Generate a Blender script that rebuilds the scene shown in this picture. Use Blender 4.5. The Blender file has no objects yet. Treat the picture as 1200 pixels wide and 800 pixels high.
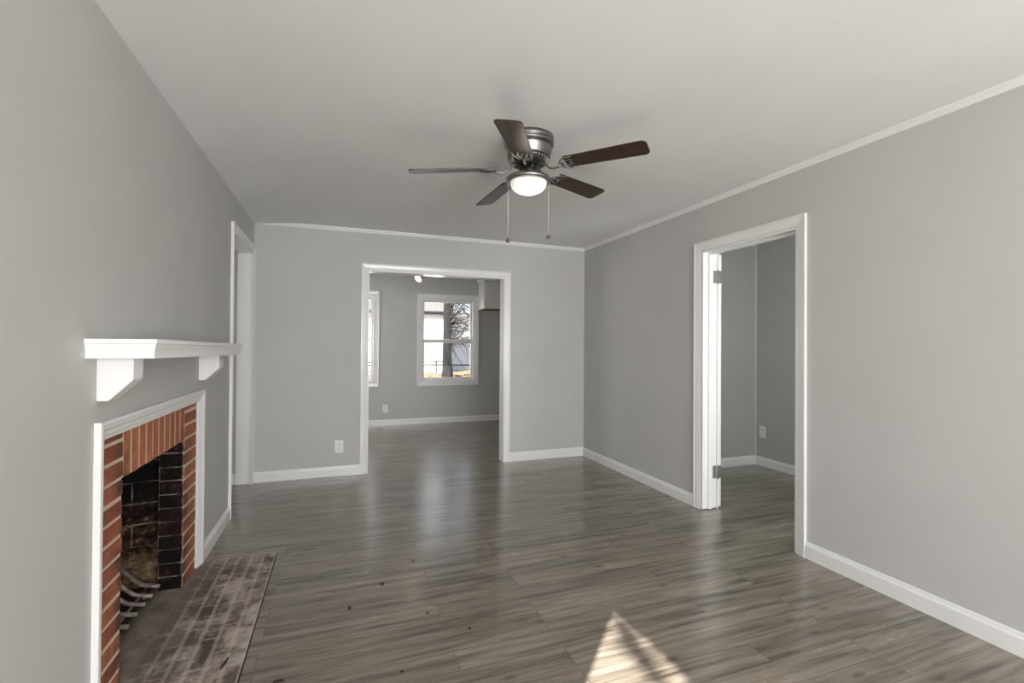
import bpy, bmesh, math, random
from mathutils import Vector, Matrix
random.seed(7)
scene = bpy.context.scene
COL = scene.collection

# ------------------------------------------------------------------ camera
F_PX, YAW, PITCH, ROLL, CAM_H = 550.9, 20.036, 0.4565, 0.3934, 1.2919
ya, pi_, ro = (math.radians(a) for a in (YAW, PITCH, ROLL))
fw = Vector((math.sin(ya) * math.cos(pi_), math.cos(ya) * math.cos(pi_), math.sin(pi_)))
rt = Vector((math.cos(ya), -math.sin(ya), 0))
up = rt.cross(fw)
r2 = math.cos(ro) * rt + math.sin(ro) * up
u2 = -math.sin(ro) * rt + math.cos(ro) * up
cam_data = bpy.data.cameras.new('camera')
cam = bpy.data.objects.new('camera', cam_data)
COL.objects.link(cam)
cam_data.sensor_width = 36.0
cam_data.lens = 36.0 * F_PX / 1200.0
cam_data.clip_start = 0.05
M = Matrix((r2, u2, -fw)).transposed().to_4x4()
M.translation = Vector((0, 0, CAM_H))
cam.matrix_world = M
scene.camera = cam

# ------------------------------------------------------------------ view
vs = scene.view_settings
vs.view_transform = 'Standard'
vs.look = 'None'
vs.gamma = 1.0
vs.use_curve_mapping = False
vs.exposure = -0.08

# ------------------------------------------------------------------ sky, sun, daylight at the windows, added fill lamps
world = bpy.data.worlds.new('sky')
scene.world = world
world.use_nodes = True
bg = world.node_tree.nodes['Background']
bg.inputs['Color'].default_value = (0.80, 0.89, 1.0, 1)
bg.inputs['Strength'].default_value = 2.6

SUN_EL = math.radians(32.3)
SUN_H = Vector((0.68, 0.73, 0)).normalized()
SUN_TRAVEL = Vector((SUN_H.x * math.cos(SUN_EL), SUN_H.y * math.cos(SUN_EL), -math.sin(SUN_EL)))
sun_d = bpy.data.lights.new('sun', 'SUN')
sun_d.energy = 31.0
sun_d.angle = math.radians(0.53)
sun_d.color = (1.0, 0.985, 0.96)
sun = bpy.data.objects.new('sun', sun_d)
COL.objects.link(sun)
sun.rotation_euler = SUN_TRAVEL.to_track_quat('-Z', 'Y').to_euler()
sun.location = (-6, -8, 8)


def area(name, loc, direction, sx, sy, power, color=(0.995, 0.993, 0.988)):
    d = bpy.data.lights.new(name, 'AREA')
    d.shape = 'RECTANGLE'
    d.size, d.size_y = sx, sy
    d.energy = power
    d.color = color
    o = bpy.data.objects.new(name, d)
    COL.objects.link(o)
    o.location = loc
    o.rotation_euler = Vector(direction).to_track_quat('-Z', 'Z').to_euler()
    return o


REAR_Y = -3.1
area('daylight_rear_window', (1.05, REAR_Y - 0.02, 1.33), (0, 1, 0.24), 2.5, 1.45, 196)
area('daylight_left_window', (-0.80, -0.65, 1.4), (1, 0.45, 0.0), 0.9, 1.2, 24)
area('bedroom_fill_lamp', (3.35, 1.52, 1.4), (0.35, 1, 0), 0.9, 1.2, 31, (0.965, 1.0, 0.98))  # added fill lamp, the bedroom front wall has no window
area('kitchen_fill_lamp', (-1.17, 6.4, 1.4), (1, 0, 0), 1.0, 1.2, 24)  # invented side light for the kitchen, its left wall is windowless
area('hall_fill_lamp', (-2.17, 4.2, 1.4), (1, 0, 0), 0.6, 0.9, 4.0)  # lamp added to lift the hall, no window stands behind it

# ------------------------------------------------------------------ helpers
def srgb(r, g, b):
    def f(c):
        c /= 255.0
        return c / 12.92 if c <= 0.04045 else ((c + 0.055) / 1.055) ** 2.4
    return (f(r), f(g), f(b), 1)


class MB:
    """collects shapes (world metres) in one bmesh"""
    def __init__(self):
        self.bm = bmesh.new()

    def box(self, a, b, mi=0, bevel=0.0):
        x0, y0, z0 = a
        x1, y1, z1 = b
        t = bmesh.new()
        vs_ = [t.verts.new(p) for p in ((x0, y0, z0), (x1, y0, z0), (x1, y1, z0), (x0, y1, z0),
                                        (x0, y0, z1), (x1, y0, z1), (x1, y1, z1), (x0, y1, z1))]
        for f in ((3, 2, 1, 0), (4, 5, 6, 7), (0, 1, 5, 4), (1, 2, 6, 5), (2, 3, 7, 6), (3, 0, 4, 7)):
            t.faces.new([vs_[i] for i in f])
        bmesh.ops.recalc_face_normals(t, faces=t.faces)
        if bevel:
            bmesh.ops.bevel(t, geom=list(t.edges), offset=bevel, segments=2, affect='EDGES', clamp_overlap=True)
        self._merge(t, mi)
        return self

    def _merge(self, t, mi=0, mat=None, smooth=None):
        m = {}
        for v in t.verts:
            m[v] = self.bm.verts.new(mat @ v.co if mat else v.co)
        for f in t.faces:
            try:
                nf = self.bm.faces.new([m[v] for v in f.verts])
                nf.material_index = mi
                nf.smooth = f.smooth if smooth is None else smooth
            except ValueError:
                pass
        t.free()

    def prism(self, pts, axis_vec, mi=0, bevel=0.0):
        """closed polygon pts (3D) extruded along axis_vec"""
        t = bmesh.new()
        av = Vector(axis_vec)
        a = [t.verts.new(p) for p in pts]
        b = [t.verts.new(Vector(p) + av) for p in pts]
        t.faces.new(a)
        t.faces.new(list(reversed(b)))
        n = len(pts)
        for i in range(n):
            t.faces.new((a[i], b[i], b[(i + 1) % n], a[(i + 1) % n]))
        bmesh.ops.recalc_face_normals(t, faces=t.faces)
        if bevel:
            bmesh.ops.bevel(t, geom=list(t.edges), offset=bevel, segments=2, affect='EDGES', clamp_overlap=True)
        self._merge(t, mi)
        return self

    def lathe(self, prof, center=(0, 0, 0), n=48, mi=0, smooth=True):
        t = bmesh.new()
        c = Vector(center)
        rings = []
        for r, z in prof:
            if r < 1e-6:
                rings.append([t.verts.new(c + Vector((0, 0, z)))])
            else:
                rings.append([t.verts.new(c + Vector((r * math.cos(2 * math.pi * i / n), r * math.sin(2 * math.pi * i / n), z))) for i in range(n)])
        for a, b in zip(rings, rings[1:]):
            for i in range(n):
                j = (i + 1) % n
                if len(a) == 1 and len(b) == 1:
                    continue
                if len(a) == 1:
                    t.faces.new((a[0], b[j], b[i]))
                elif len(b) == 1:
                    t.faces.new((a[i], a[j], b[0]))
                else:
                    t.faces.new((a[i], a[j], b[j], b[i]))
        bmesh.ops.recalc_face_normals(t, faces=t.faces)
        for f in t.faces:
            f.smooth = smooth
        self._merge(t, mi)
        return self

    def tube(self, pts, radii, n=10, mi=0, flat=1.0, cap=True):
        """round tube along pts; flat squashes the section vertically"""
        t = bmesh.new()
        pts = [Vector(p) for p in pts]
        if not hasattr(radii, '__len__'):
            radii = [radii] * len(pts)
        rings = []
        ref = None
        for i, p in enumerate(pts):
            d = (pts[min(i + 1, len(pts) - 1)] - pts[max(i - 1, 0)]).normalized()
            if ref is None:
                ref = Vector((0, 0, 1)) if abs(d.z) < 0.9 else Vector((1, 0, 0))
            s = d.cross(ref)
            if s.length < 1e-4:
                s = d.cross(Vector((0, 1, 0)))
            s.normalize()
            u = s.cross(d).normalized()
            ref = u
            rings.append([t.verts.new(p + radii[i] * (math.cos(2 * math.pi * k / n) * s + flat * math.sin(2 * math.pi * k / n) * u)) for k in range(n)])
        for a, b in zip(rings, rings[1:]):
            for i in range(n):
                j = (i + 1) % n
                f = t.faces.new((a[i], a[j], b[j], b[i]))
                f.smooth = True
        if cap:
            t.faces.new(list(reversed(rings[0])))
            t.faces.new(rings[-1])
        bmesh.ops.recalc_face_normals(t, faces=t.faces)
        self._merge(t, mi)
        return self

    def sweep(self, path, prof, normal, closed=False, mi=0, smooth=False):
        """mitred moulding: prof = [(u, w)], u along the in-plane inward side of the path, w along normal"""
        t = bmesh.new()
        nrm = Vector(normal).normalized()
        P = [Vector(p) for p in path]
        n = len(P)
        rings = []
        for i, p in enumerate(P):
            if closed or 0 < i < n - 1:
                d0 = (P[i] - P[i - 1]).normalized()
                d1 = (P[(i + 1) % n] - P[i]).normalized()
            elif i == 0:
                d0 = d1 = (P[1] - P[0]).normalized()
            else:
                d0 = d1 = (P[-1] - P[-2]).normalized()
            a = nrm.cross(d0)
            b = nrm.cross(d1)
            m = (a + b) / (1 + a.dot(b))
            rings.append([t.verts.new(p + m * u + nrm * w) for u, w in prof])
        k = len(prof)
        pairs = list(zip(rings, rings[1:]))
        if closed:
            pairs.append((rings[-1], rings[0]))
        for a, b in pairs:
            for i in range(k):
                j = (i + 1) % k
                f = t.faces.new((a[i], a[j], b[j], b[i]))
                f.smooth = smooth
        if not closed:
            t.faces.new(list(reversed(rings[0])))
            t.faces.new(rings[-1])
        bmesh.ops.recalc_face_normals(t, faces=t.faces)
        self._merge(t, mi)
        return self

    def build(self, name, mats, parent=None, local=False, bevel=0.0):
        me = bpy.data.meshes.new(name)
        if not local:
            if parent is not None:
                off = parent_loc(parent)
            else:
                xs = [v.co.x for v in self.bm.verts]; ys = [v.co.y for v in self.bm.verts]; zs = [v.co.z for v in self.bm.verts]
                off = Vector(((min(xs) + max(xs)) / 2, (min(ys) + max(ys)) / 2, min(zs)))
            for v in self.bm.verts:
                v.co -= off
        self.bm.to_mesh(me)
        self.bm.free()
        for m in (mats if isinstance(mats, (list, tuple)) else [mats]):
            me.materials.append(m)
        o = bpy.data.objects.new(name, me)
        COL.objects.link(o)
        if parent is not None:
            o.parent = parent
        elif not local:
            o.location = off
        if bevel:
            b = o.modifiers.new('soft_edges', 'BEVEL')
            b.width = bevel
            b.segments = 2
            b.limit_method = 'ANGLE'
        return o


def parent_loc(p):
    v = Vector((0, 0, 0))
    while p is not None:
        v += p.location
        p = p.parent
    return v


def tag(o, label, cat, group=None, kind=None):
    o['label'] = label
    o['category'] = cat
    if group:
        o['group'] = group
    if kind:
        o['kind'] = kind
    return o


def structure(o, label, cat):
    return tag(o, label, cat, kind='structure')


def thing(name, loc, label, cat, group=None, kind=None, rz=0.0):
    o = bpy.data.objects.new(name, None)
    o.empty_display_size = 0.1
    COL.objects.link(o)
    o.location = loc
    o.rotation_euler = (0, 0, rz)
    return tag(o, label, cat, group, kind)


# ------------------------------------------------------------------ materials
def new_mat(name):
    m = bpy.data.materials.new(name)
    m.use_nodes = True
    nt = m.node_tree
    b = nt.nodes['Principled BSDF']
    return m, nt, b


def node(nt, t, **kw):
    n = nt.nodes.new(t)
    for k, v in kw.items():
        setattr(n, k, v)
    return n


def ramp(nt, fac, stops, interp='LINEAR'):
    r = node(nt, 'ShaderNodeValToRGB')
    r.color_ramp.interpolation = interp
    e = r.color_ramp.elements
    while len(e) < len(stops):
        e.new(0.5)
    for x, (p, c) in zip(e, stops):
        x.position = p
        x.color = c if len(c) == 4 else (*c, 1)
    nt.links.new(fac, r.inputs['Fac'])
    return r.outputs['Color']


def mixc(nt, fac, a, b, mode='MIX'):
    n = node(nt, 'ShaderNodeMix', data_type='RGBA', blend_type=mode)
    for s, v in ((n.inputs[0], fac), (n.inputs[6], a), (n.inputs[7], b)):
        if hasattr(v, 'is_output'):
            nt.links.new(v, s)
        else:
            s.default_value = v
    return n.outputs[2]


def math_n(nt, op, a, b=0.0, clamp=False):
    n = node(nt, 'ShaderNodeMath', operation=op, use_clamp=clamp)
    for s, v in zip(n.inputs, (a, b)):
        if hasattr(v, 'is_output'):
            nt.links.new(v, s)
        else:
            s.default_value = v
    return n.outputs[0]


def position(nt, scale=(1, 1, 1), loc=(0, 0, 0)):
    g = node(nt, 'ShaderNodeNewGeometry')
    m = node(nt, 'ShaderNodeMapping')
    m.inputs['Scale'].default_value = scale
    m.inputs['Location'].default_value = loc
    nt.links.new(g.outputs['Position'], m.inputs['Vector'])
    return m.outputs['Vector']


def noise(nt, vec, scale, detail=4, rough=0.55, dist=0.0):
    n = node(nt, 'ShaderNodeTexNoise')
    n.inputs['Scale'].default_value = scale
    n.inputs['Detail'].default_value = detail
    n.inputs['Roughness'].default_value = rough
    n.inputs['Distortion'].default_value = dist
    if vec is not None:
        nt.links.new(vec, n.inputs['Vector'])
    return n.outputs['Fac']


def bump(nt, b, height, strength, distance):
    n = node(nt, 'ShaderNodeBump')
    n.inputs['Strength'].default_value = strength
    n.inputs['Distance'].default_value = distance
    nt.links.new(height, n.inputs['Height'])
    nt.links.new(n.outputs['Normal'], b.inputs['Normal'])


def paint(name, c, rough, mottle=0.04, bump_s=0.15, spec=0.5):
    m, nt, b = new_mat(name)
    v = position(nt)
    big = noise(nt, v, 1.7, 3)
    lo = tuple(x * (1 - mottle) for x in c[:3]) + (1,)
    hi = tuple(min(1, x * (1 + mottle)) for x in c[:3]) + (1,)
    nt.links.new(ramp(nt, big, [(0.3, lo), (0.7, hi)]), b.inputs['Base Color'])
    b.inputs['Roughness'].default_value = rough
    b.inputs['Specular IOR Level'].default_value = spec
    if bump_s:
        bump(nt, b, noise(nt, v, 160, 2), bump_s, 0.0012)
    return m


WALL = paint('grey_wall_paint', srgb(190, 189, 186), 0.6, 0.025, 0.25, 0.35)
WALL2 = paint('cool_grey_wall_paint', srgb(177, 179, 173), 0.6, 0.025, 0.2, 0.35)
CEIL = paint('white_ceiling_paint', srgb(236, 236, 235), 0.75, 0.02, 0.35, 0.3)
TRIM = paint('white_gloss_trim_paint', srgb(229, 228, 226), 0.22, 0.012, 0.05, 0.5)
PLASTIC = paint('white_plastic', srgb(232, 231, 226), 0.3, 0.0, 0.0)
CABINET = paint('white_cabinet_paint', srgb(226, 226, 222), 0.35, 0.01, 0.0)
RAWWOOD = paint('bare_plywood_edge', srgb(140, 104, 70), 0.6, 0.08, 0.0)


def plain(name, c, rough=0.5, metal=0.0):
    m, nt, b = new_mat(name)
    b.inputs['Base Color'].default_value = c
    b.inputs['Roughness'].default_value = rough
    b.inputs['Metallic'].default_value = metal
    return m


BLACK = plain('black_gap', (0.008, 0.007, 0.006, 1), 0.9)
DARKSLOT = plain('dark_slot', (0.05, 0.048, 0.045, 1), 0.6)


def make_floor():
    m, nt, b = new_mat('grey_vinyl_planks')
    v = position(nt, loc=(0.31, 0.045, 0))
    br = node(nt, 'ShaderNodeTexBrick')
    br.offset = 0.37
    br.offset_frequency = 3
    br.squash = 1.0
    br.inputs['Scale'].default_value = 1.0
    br.inputs['Brick Width'].default_value = 1.22
    br.inputs['Row Height'].default_value = 0.125
    br.inputs['Mortar Size'].default_value = 0.0014
    br.inputs['Mortar Smooth'].default_value = 0.3
    br.inputs['Color1'].default_value = (0, 0, 0, 1)
    br.inputs['Color2'].default_value = (1, 1, 1, 1)
    br.inputs['Mortar'].default_value = (0.4, 0.4, 0.4, 1)
    nt.links.new(v, br.inputs['Vector'])
    rnd = br.outputs['Color']
    # per-plank shifted grain coordinates
    sep = node(nt, 'ShaderNodeSeparateXYZ')
    nt.links.new(v, sep.inputs[0])
    sc = node(nt, 'ShaderNodeSeparateColor')
    nt.links.new(rnd, sc.inputs[0])
    r = sc.outputs[0]

    def grain_vec(sx, sy, off):
        cmb = node(nt, 'ShaderNodeCombineXYZ')
        nt.links.new(math_n(nt, 'MULTIPLY', sep.outputs[0], sx), cmb.inputs[0])
        nt.links.new(math_n(nt, 'MULTIPLY', sep.outputs[1], sy), cmb.inputs[1])
        nt.links.new(math_n(nt, 'MULTIPLY', r, off), cmb.inputs[2])
        return cmb.outputs[0]
    g1 = noise(nt, grain_vec(1.7, 27.0, 37.0), 1.0, 5, 0.60, 0.12)       # broad streaks
    g2 = noise(nt, grain_vec(5.0, 130.0, 53.0), 1.0, 3, 0.6, 0.2)       # fine pores
    g3 = noise(nt, grain_vec(2.2, 22.0, 19.0), 1.0, 4, 0.55, 0.35)         # cathedral bands
    base = ramp(nt, g1, [(0.32, srgb(66, 58, 49)), (0.43, srgb(110, 100, 88)), (0.55, srgb(134, 124, 111)), (0.72, srgb(156, 146, 133))])
    tone = ramp(nt, r, [(0.0, (0.80, 0.795, 0.78)), (0.35, (0.94, 0.938, 0.93)), (1.0, (1.07, 1.07, 1.06))])
    c = mixc(nt, 1.0, base, tone, 'MULTIPLY')
    c = mixc(nt, 0.55, c, ramp(nt, g2, [(0.3, (0.72, 0.71, 0.70)), (0.6, (1.06, 1.06, 1.06))]), 'MULTIPLY')
    dark = ramp(nt, g3, [(0.29, (0.0, 0.0, 0.0)), (0.40, (1, 1, 1))])
    c = mixc(nt, 0.42, c, mixc(nt, 1.0, c, mixc(nt, dark, (0.50, 0.48, 0.46, 1), (1, 1, 1, 1)), 'MULTIPLY'))
    # knots: sparse stretched dark spots
    vo = node(nt, 'ShaderNodeTexVoronoi')
    vo.inputs['Scale'].default_value = 1.0
    nt.links.new(grain_vec(3.2, 9.0, 7.0), vo.inputs['Vector'])
    kn = ramp(nt, math_n(nt, 'ADD', vo.outputs['Distance'], math_n(nt, 'MULTIPLY', g2, 0.10)), [(0.10, (0.28, 0.25, 0.22)), (0.20, (1, 1, 1))])
    c = mixc(nt, 0.8, c, mixc(nt, 1.0, c, kn, 'MULTIPLY'))
    c = mixc(nt, br.outputs['Fac'], c, srgb(74, 67, 60))
    nt.links.new(c, b.inputs['Base Color'])
    nt.links.new(ramp(nt, g1, [(0.2, (0.31, 0.31, 0.31)), (0.8, (0.26, 0.26, 0.26))]), b.inputs['Roughness'])
    b.inputs['Specular IOR Level'].default_value = 0.6
    b.inputs['Coat Weight'].default_value = 0.7
    b.inputs['Coat Roughness'].default_value = 0.2
    h = math_n(nt, 'SUBTRACT', math_n(nt, 'MULTIPLY', g2, 0.35), br.outputs['Fac'])
    bump(nt, b, h, 0.10, 0.0008)
    return m


FLOOR = make_floor()


def island_rand(nt):
    g = node(nt, 'ShaderNodeNewGeometry')
    return g.outputs['Random Per Island']


def make_brick():
    m, nt, b = new_mat('red_fireplace_brick')
    v = position(nt)
    r = island_rand(nt)
    base = ramp(nt, r, [(0.0, srgb(140, 78, 54)), (0.35, srgb(168, 98, 68)), (0.7, srgb(182, 114, 82)), (1.0, srgb(154, 84, 56))])
    n1 = noise(nt, v, 22, 5, 0.65)
    c = mixc(nt, 0.6, base, ramp(nt, n1, [(0.3, (0.60, 0.56, 0.54)), (0.7, (1.15, 1.1, 1.08))]), 'MULTIPLY')
    # smoke stain running along the edges of the fire opening
    sep = node(nt, 'ShaderNodeSeparateXYZ')
    nt.links.new(v, sep.inputs[0])
    edge_far = math_n(nt, 'SUBTRACT', 1.0, math_n(nt, 'MULTIPLY', math_n(nt, 'ABSOLUTE', math_n(nt, 'SUBTRACT', sep.outputs[1], 2.925)), 8.0), True)
    edge_near = math_n(nt, 'SUBTRACT', 1.0, math_n(nt, 'MULTIPLY', math_n(nt, 'ABSOLUTE', math_n(nt, 'SUBTRACT', sep.outputs[1], 2.175)), 8.5), True)
    st = math_n(nt, 'MULTIPLY', math_n(nt, 'MAXIMUM', edge_far, edge_near), math_n(nt, 'MULTIPLY', ramp(nt, noise(nt, v, 7, 5, 0.65), [(0.42, (0, 0, 0)), (0.62, (1, 1, 1))]), 1.3), True)
    c = mixc(nt, math_n(nt, 'MULTIPLY', st, 0.85), c, (0.022, 0.017, 0.014, 1))
    streak = ramp(nt, noise(nt, position(nt, scale=(1, 26, 3.5)), 1.0, 5, 0.65), [(0.52, (1, 1, 1)), (0.68, (0.42, 0.36, 0.33))])
    c = mixc(nt, 0.65, c, streak, 'MULTIPLY')
    dust = ramp(nt, noise(nt, v, 14, 5), [(0.60, (0, 0, 0)), (0.75, (1, 1, 1))])
    c = mixc(nt, math_n(nt, 'MULTIPLY', dust, 0.18), c, srgb(176, 160, 144))
    nt.links.new(c, b.inputs['Base Color'])
    b.inputs['Roughness'].default_value = 0.75
    bump(nt, b, noise(nt, v, 90, 4), 0.5, 0.002)
    return m


BRICK = make_brick()
MORTAR = paint('sandy_mortar', srgb(198, 178, 150), 0.9, 0.12, 0.6)


def make_soot():
    m, nt, b = new_mat('sooty_firebrick')
    v = position(nt)
    r = island_rand(nt)
    sep = node(nt, 'ShaderNodeSeparateXYZ')
    nt.links.new(v, sep.inputs[0])
    n1 = noise(nt, v, 26, 6, 0.7)
    n2 = noise(nt, v, 6, 4, 0.6)
    burnt = ramp(nt, n1, [(0.40, (0.005, 0.004, 0.004)), (0.52, (0.030, 0.014, 0.009)), (0.60, (0.10, 0.05, 0.03)), (0.70, (0.28, 0.18, 0.11))])
    clean = ramp(nt, n1, [(0.3, srgb(62, 44, 32)), (0.5, srgb(112, 88, 64)), (0.7, srgb(150, 128, 98))])
    hgt = math_n(nt, 'ADD', math_n(nt, 'ADD', sep.outputs[2], math_n(nt, 'MULTIPLY', n2, 0.35)), math_n(nt, 'MULTIPLY', r, 0.10))
    c = mixc(nt, ramp(nt, hgt, [(0.30, (0, 0, 0)), (0.46, (1, 1, 1))]), clean, burnt)
    c = mixc(nt, ramp(nt, hgt, [(0.55, (0, 0, 0)), (0.75, (1, 1, 1))]), c, (0.006, 0.005, 0.005, 1))
    nt.links.new(c, b.inputs['Base Color'])
    b.inputs['Roughness'].default_value = 0.95
    b.inputs['Specular IOR Level'].default_value = 0.15
    bump(nt, b, n1, 0.5, 0.004)
    return m


SOOT = make_soot()
m_, nt_, b_ = new_mat('black_jamb_brick')
n_ = noise(nt_, position(nt_), 20, 6, 0.7)
nt_.links.new(ramp(nt_, n_, [(0.45, (0.005, 0.004, 0.004)), (0.60, (0.020, 0.009, 0.006)), (0.72, (0.11, 0.055, 0.034))]), b_.inputs['Base Color'])
b_.inputs['Roughness'].default_value = 0.9
b_.inputs['Specular IOR Level'].default_value = 0.15
SOOTJAMB = m_
m_, nt_, b_ = new_mat('smoked_mortar')
n_ = noise(nt_, position(nt_), 17, 5, 0.7)
nt_.links.new(ramp(nt_, n_, [(0.40, (0.016, 0.014, 0.012)), (0.52, (0.10, 0.088, 0.076)), (0.68, srgb(150, 140, 128))]), b_.inputs['Base Color'])
b_.inputs['Roughness'].default_value = 0.95
SMOKED = m_


def make_hearth(name, mortar=False):
    m, nt, b = new_mat(name)
    v = position(nt)
    n1 = noise(nt, v, 7, 6, 0.68, 0.4)
    n2 = noise(nt, v, 34, 5, 0.7)
    sep = node(nt, 'ShaderNodeSeparateXYZ')
    nt.links.new(v, sep.inputs[0])
    if mortar:
        c = ramp(nt, n1, [(0.3, srgb(132, 122, 114)), (0.7, srgb(172, 162, 154))])
    else:
        r = island_rand(nt)
        c = ramp(nt, r, [(0.0, srgb(84, 69, 63)), (0.5, srgb(102, 87, 80)), (1.0, srgb(120, 107, 100))])
        c = mixc(nt, 0.65, c, ramp(nt, n2, [(0.32, (0.55, 0.50, 0.48)), (0.5, (0.95, 0.95, 0.95)), (0.7, (1.2, 1.2, 1.2))]), 'MULTIPLY')
    # plaster dust, heaviest at the room edge, ash toward the fire
    room = math_n(nt, 'MULTIPLY', math_n(nt, 'ADD', sep.outputs[0], 0.80), 0.55)
    d = math_n(nt, 'ADD', math_n(nt, 'MULTIPLY', n1, 1.0), math_n(nt, 'MULTIPLY', room, 0.62))
    d = math_n(nt, 'ADD', d, math_n(nt, 'MULTIPLY', n2, 0.22))
    dust = ramp(nt, d, [(0.64, (0, 0, 0)), (0.86, (1, 1, 1))])
    c = mixc(nt, math_n(nt, 'MULTIPLY', dust, 0.85), c, srgb(194, 181, 173))
    ash = ramp(nt, math_n(nt, 'SUBTRACT', math_n(nt, 'MULTIPLY', sep.outputs[0], -1.0), math_n(nt, 'MULTIPLY', n1, 0.25)), [(0.48, (0, 0, 0)), (0.62, (1, 1, 1))])
    c = mixc(nt, math_n(nt, 'MULTIPLY', ash, 0.75), c, srgb(118, 108, 98))
    nt.links.new(c, b.inputs['Base Color'])
    b.inputs['Roughness'].default_value = 0.85
    bump(nt, b, n2, 0.5, 0.003)
    return m


HEARTH = make_hearth('dusty_hearth_brick')
HEARTHM = make_hearth('dusty_hearth_mortar', True)
m_, nt_, b_ = new_mat('ashy_firebox_floor')
n_ = noise(nt_, position(nt_), 9, 6, 0.65)
sx_ = node(nt_, 'ShaderNodeSeparateXYZ')
nt_.links.new(position(nt_), sx_.inputs[0])
dark_back_ = ramp(nt_, math_n(nt_, 'ADD', math_n(nt_, 'MULTIPLY', sx_.outputs[0], -1.0), math_n(nt_, 'MULTIPLY', n_, 0.16)), [(0.93, (0, 0, 0)), (1.02, (1, 1, 1))])  # floor colour turns darker toward the back of the firebox
ash_ = ramp(nt_, n_, [(0.3, srgb(98, 88, 78)), (0.5, srgb(128, 118, 106)), (0.7, srgb(152, 140, 126))])
nt_.links.new(mixc(nt_, dark_back_, ash_, srgb(40, 33, 28)), b_.inputs['Base Color'])
b_.inputs['Roughness'].default_value = 0.95
bump(nt_, b_, n_, 0.4, 0.004)
ASH = m_

m_, nt_, b_ = new_mat('dusty_wrought_iron')
n_ = noise(nt_, position(nt_), 30, 4)
nt_.links.new(ramp(nt_, n_, [(0.35, srgb(104, 92, 86)), (0.65, srgb(160, 146, 138))]), b_.inputs['Base Color'])
b_.inputs['Roughness'].default_value = 0.7
b_.inputs['Metallic'].default_value = 0.2
IRON = m_

m_, nt_, b_ = new_mat('brushed_nickel')
n_ = noise(nt_, position(nt_, scale=(3, 3, 220)), 1.0, 2)
nt_.links.new(ramp(nt_, n_, [(0.3, (0.22, 0.212, 0.205)), (0.7, (0.34, 0.33, 0.32))]), b_.inputs['Base Color'])
b_.inputs['Metallic'].default_value = 1.0
b_.inputs['Roughness'].default_value = 0.36
NICKEL = m_
DARKMETAL = plain('dark_vent_metal', (0.10, 0.097, 0.093, 1), 0.4, 0.9)
HINGE = plain('satin_hinge_metal', (0.26, 0.245, 0.225, 1), 0.45, 0.5)

m_, nt_, b_ = new_mat('walnut_fan_blade')
tc = node(nt_, 'ShaderNodeTexCoord')
mp = node(nt_, 'ShaderNodeMapping')
mp.inputs['Scale'].default_value = (3, 42, 42)
nt_.links.new(tc.outputs['Object'], mp.inputs['Vector'])
n_ = noise(nt_, mp.outputs['Vector'], 1.0, 5, 0.6, 0.5)
nt_.links.new(ramp(nt_, n_, [(0.3, srgb(34, 19, 13)), (0.55, srgb(54, 30, 20)), (0.75, srgb(70, 40, 26))]), b_.inputs['Base Color'])
b_.inputs['Roughness'].default_value = 0.32
WALNUT = m_

m_, nt_, b_ = new_mat('lit_frosted_glass')
b_.inputs['Base Color'].default_value = (0.95, 0.93, 0.88, 1)
b_.inputs['Roughness'].default_value = 0.35
b_.inputs['Emission Color'].default_value = (1.0, 0.93, 0.82, 1)
b_.inputs['Emission Strength'].default_value = 0.42
LITGLASS = m_
m_, nt_, b_ = new_mat('glowing_bulb')
b_.inputs['Emission Color'].default_value = (1.0, 0.76, 0.47, 1)
b_.inputs['Emission Strength'].default_value = 1.9
BULB = m_

m_, nt_, b_ = new_mat('window_pane')
nt_.nodes.remove(b_)
tr = node(nt_, 'ShaderNodeBsdfTransparent')
gl = node(nt_, 'ShaderNodeBsdfGlossy')
gl.inputs['Roughness'].default_value = 0.02
lw = node(nt_, 'ShaderNodeLayerWeight')
lw.inputs['Blend'].default_value = 0.5
refl = math_n(nt_, 'ADD', math_n(nt_, 'MULTIPLY', math_n(nt_, 'POWER', lw.outputs['Facing'], 5.0), 0.9), 0.03, True)
mx = node(nt_, 'ShaderNodeMixShader')
nt_.links.new(refl, mx.inputs[0])
nt_.links.new(tr.outputs[0], mx.inputs[1])
nt_.links.new(gl.outputs[0], mx.inputs[2])
nt_.links.new(mx.outputs[0], nt_.nodes['Material Output'].inputs['Surface'])
GLASS = m_

# exterior
def siding(name, c, pitch):
    m, nt, b = new_mat(name)
    v = position(nt)
    sep = node(nt, 'ShaderNodeSeparateXYZ')
    nt.links.new(v, sep.inputs[0])
    fr_ = math_n(nt, 'FRACT', math_n(nt, 'DIVIDE', sep.outputs[2], pitch))
    b.inputs['Base Color'].default_value = c
    b.inputs['Roughness'].default_value = 0.6
    bump(nt, b, fr_, 1.0, 0.02)
    return m


SIDING = siding('pale_lap_siding', srgb(180, 186, 194), 0.13)
WHITEWALL = paint('white_house_wall', srgb(240, 239, 236), 0.7, 0.02, 0.0)
ROOFPALE = siding('weathered_roof', srgb(86, 84, 80), 0.08)
FASCIA = plain('brown_fascia', srgb(66, 44, 40), 0.6)
GUTTER = plain('dark_gutter', srgb(50, 54, 60), 0.5)
SNOWROOF = paint('white_metal_roof', srgb(244, 244, 244), 0.6, 0.0, 0.0)
m_, nt_, b_ = new_mat('rough_bark')
n_ = noise(nt_, position(nt_, scale=(24, 24, 4)), 1.0, 6, 0.7, 1.0)
nt_.links.new(ramp(nt_, n_, [(0.48, srgb(6, 5, 5)), (0.56, srgb(16, 12, 10)), (0.68, srgb(58, 45, 37))]), b_.inputs['Base Color'])
b_.inputs['Roughness'].default_value = 0.9
bump(nt_, b_, n_, 1.0, 0.03)
BARK = m_
TWIG = paint('grey_brown_twigs', srgb(46, 40, 36), 0.9, 0.2, 0.0)
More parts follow.
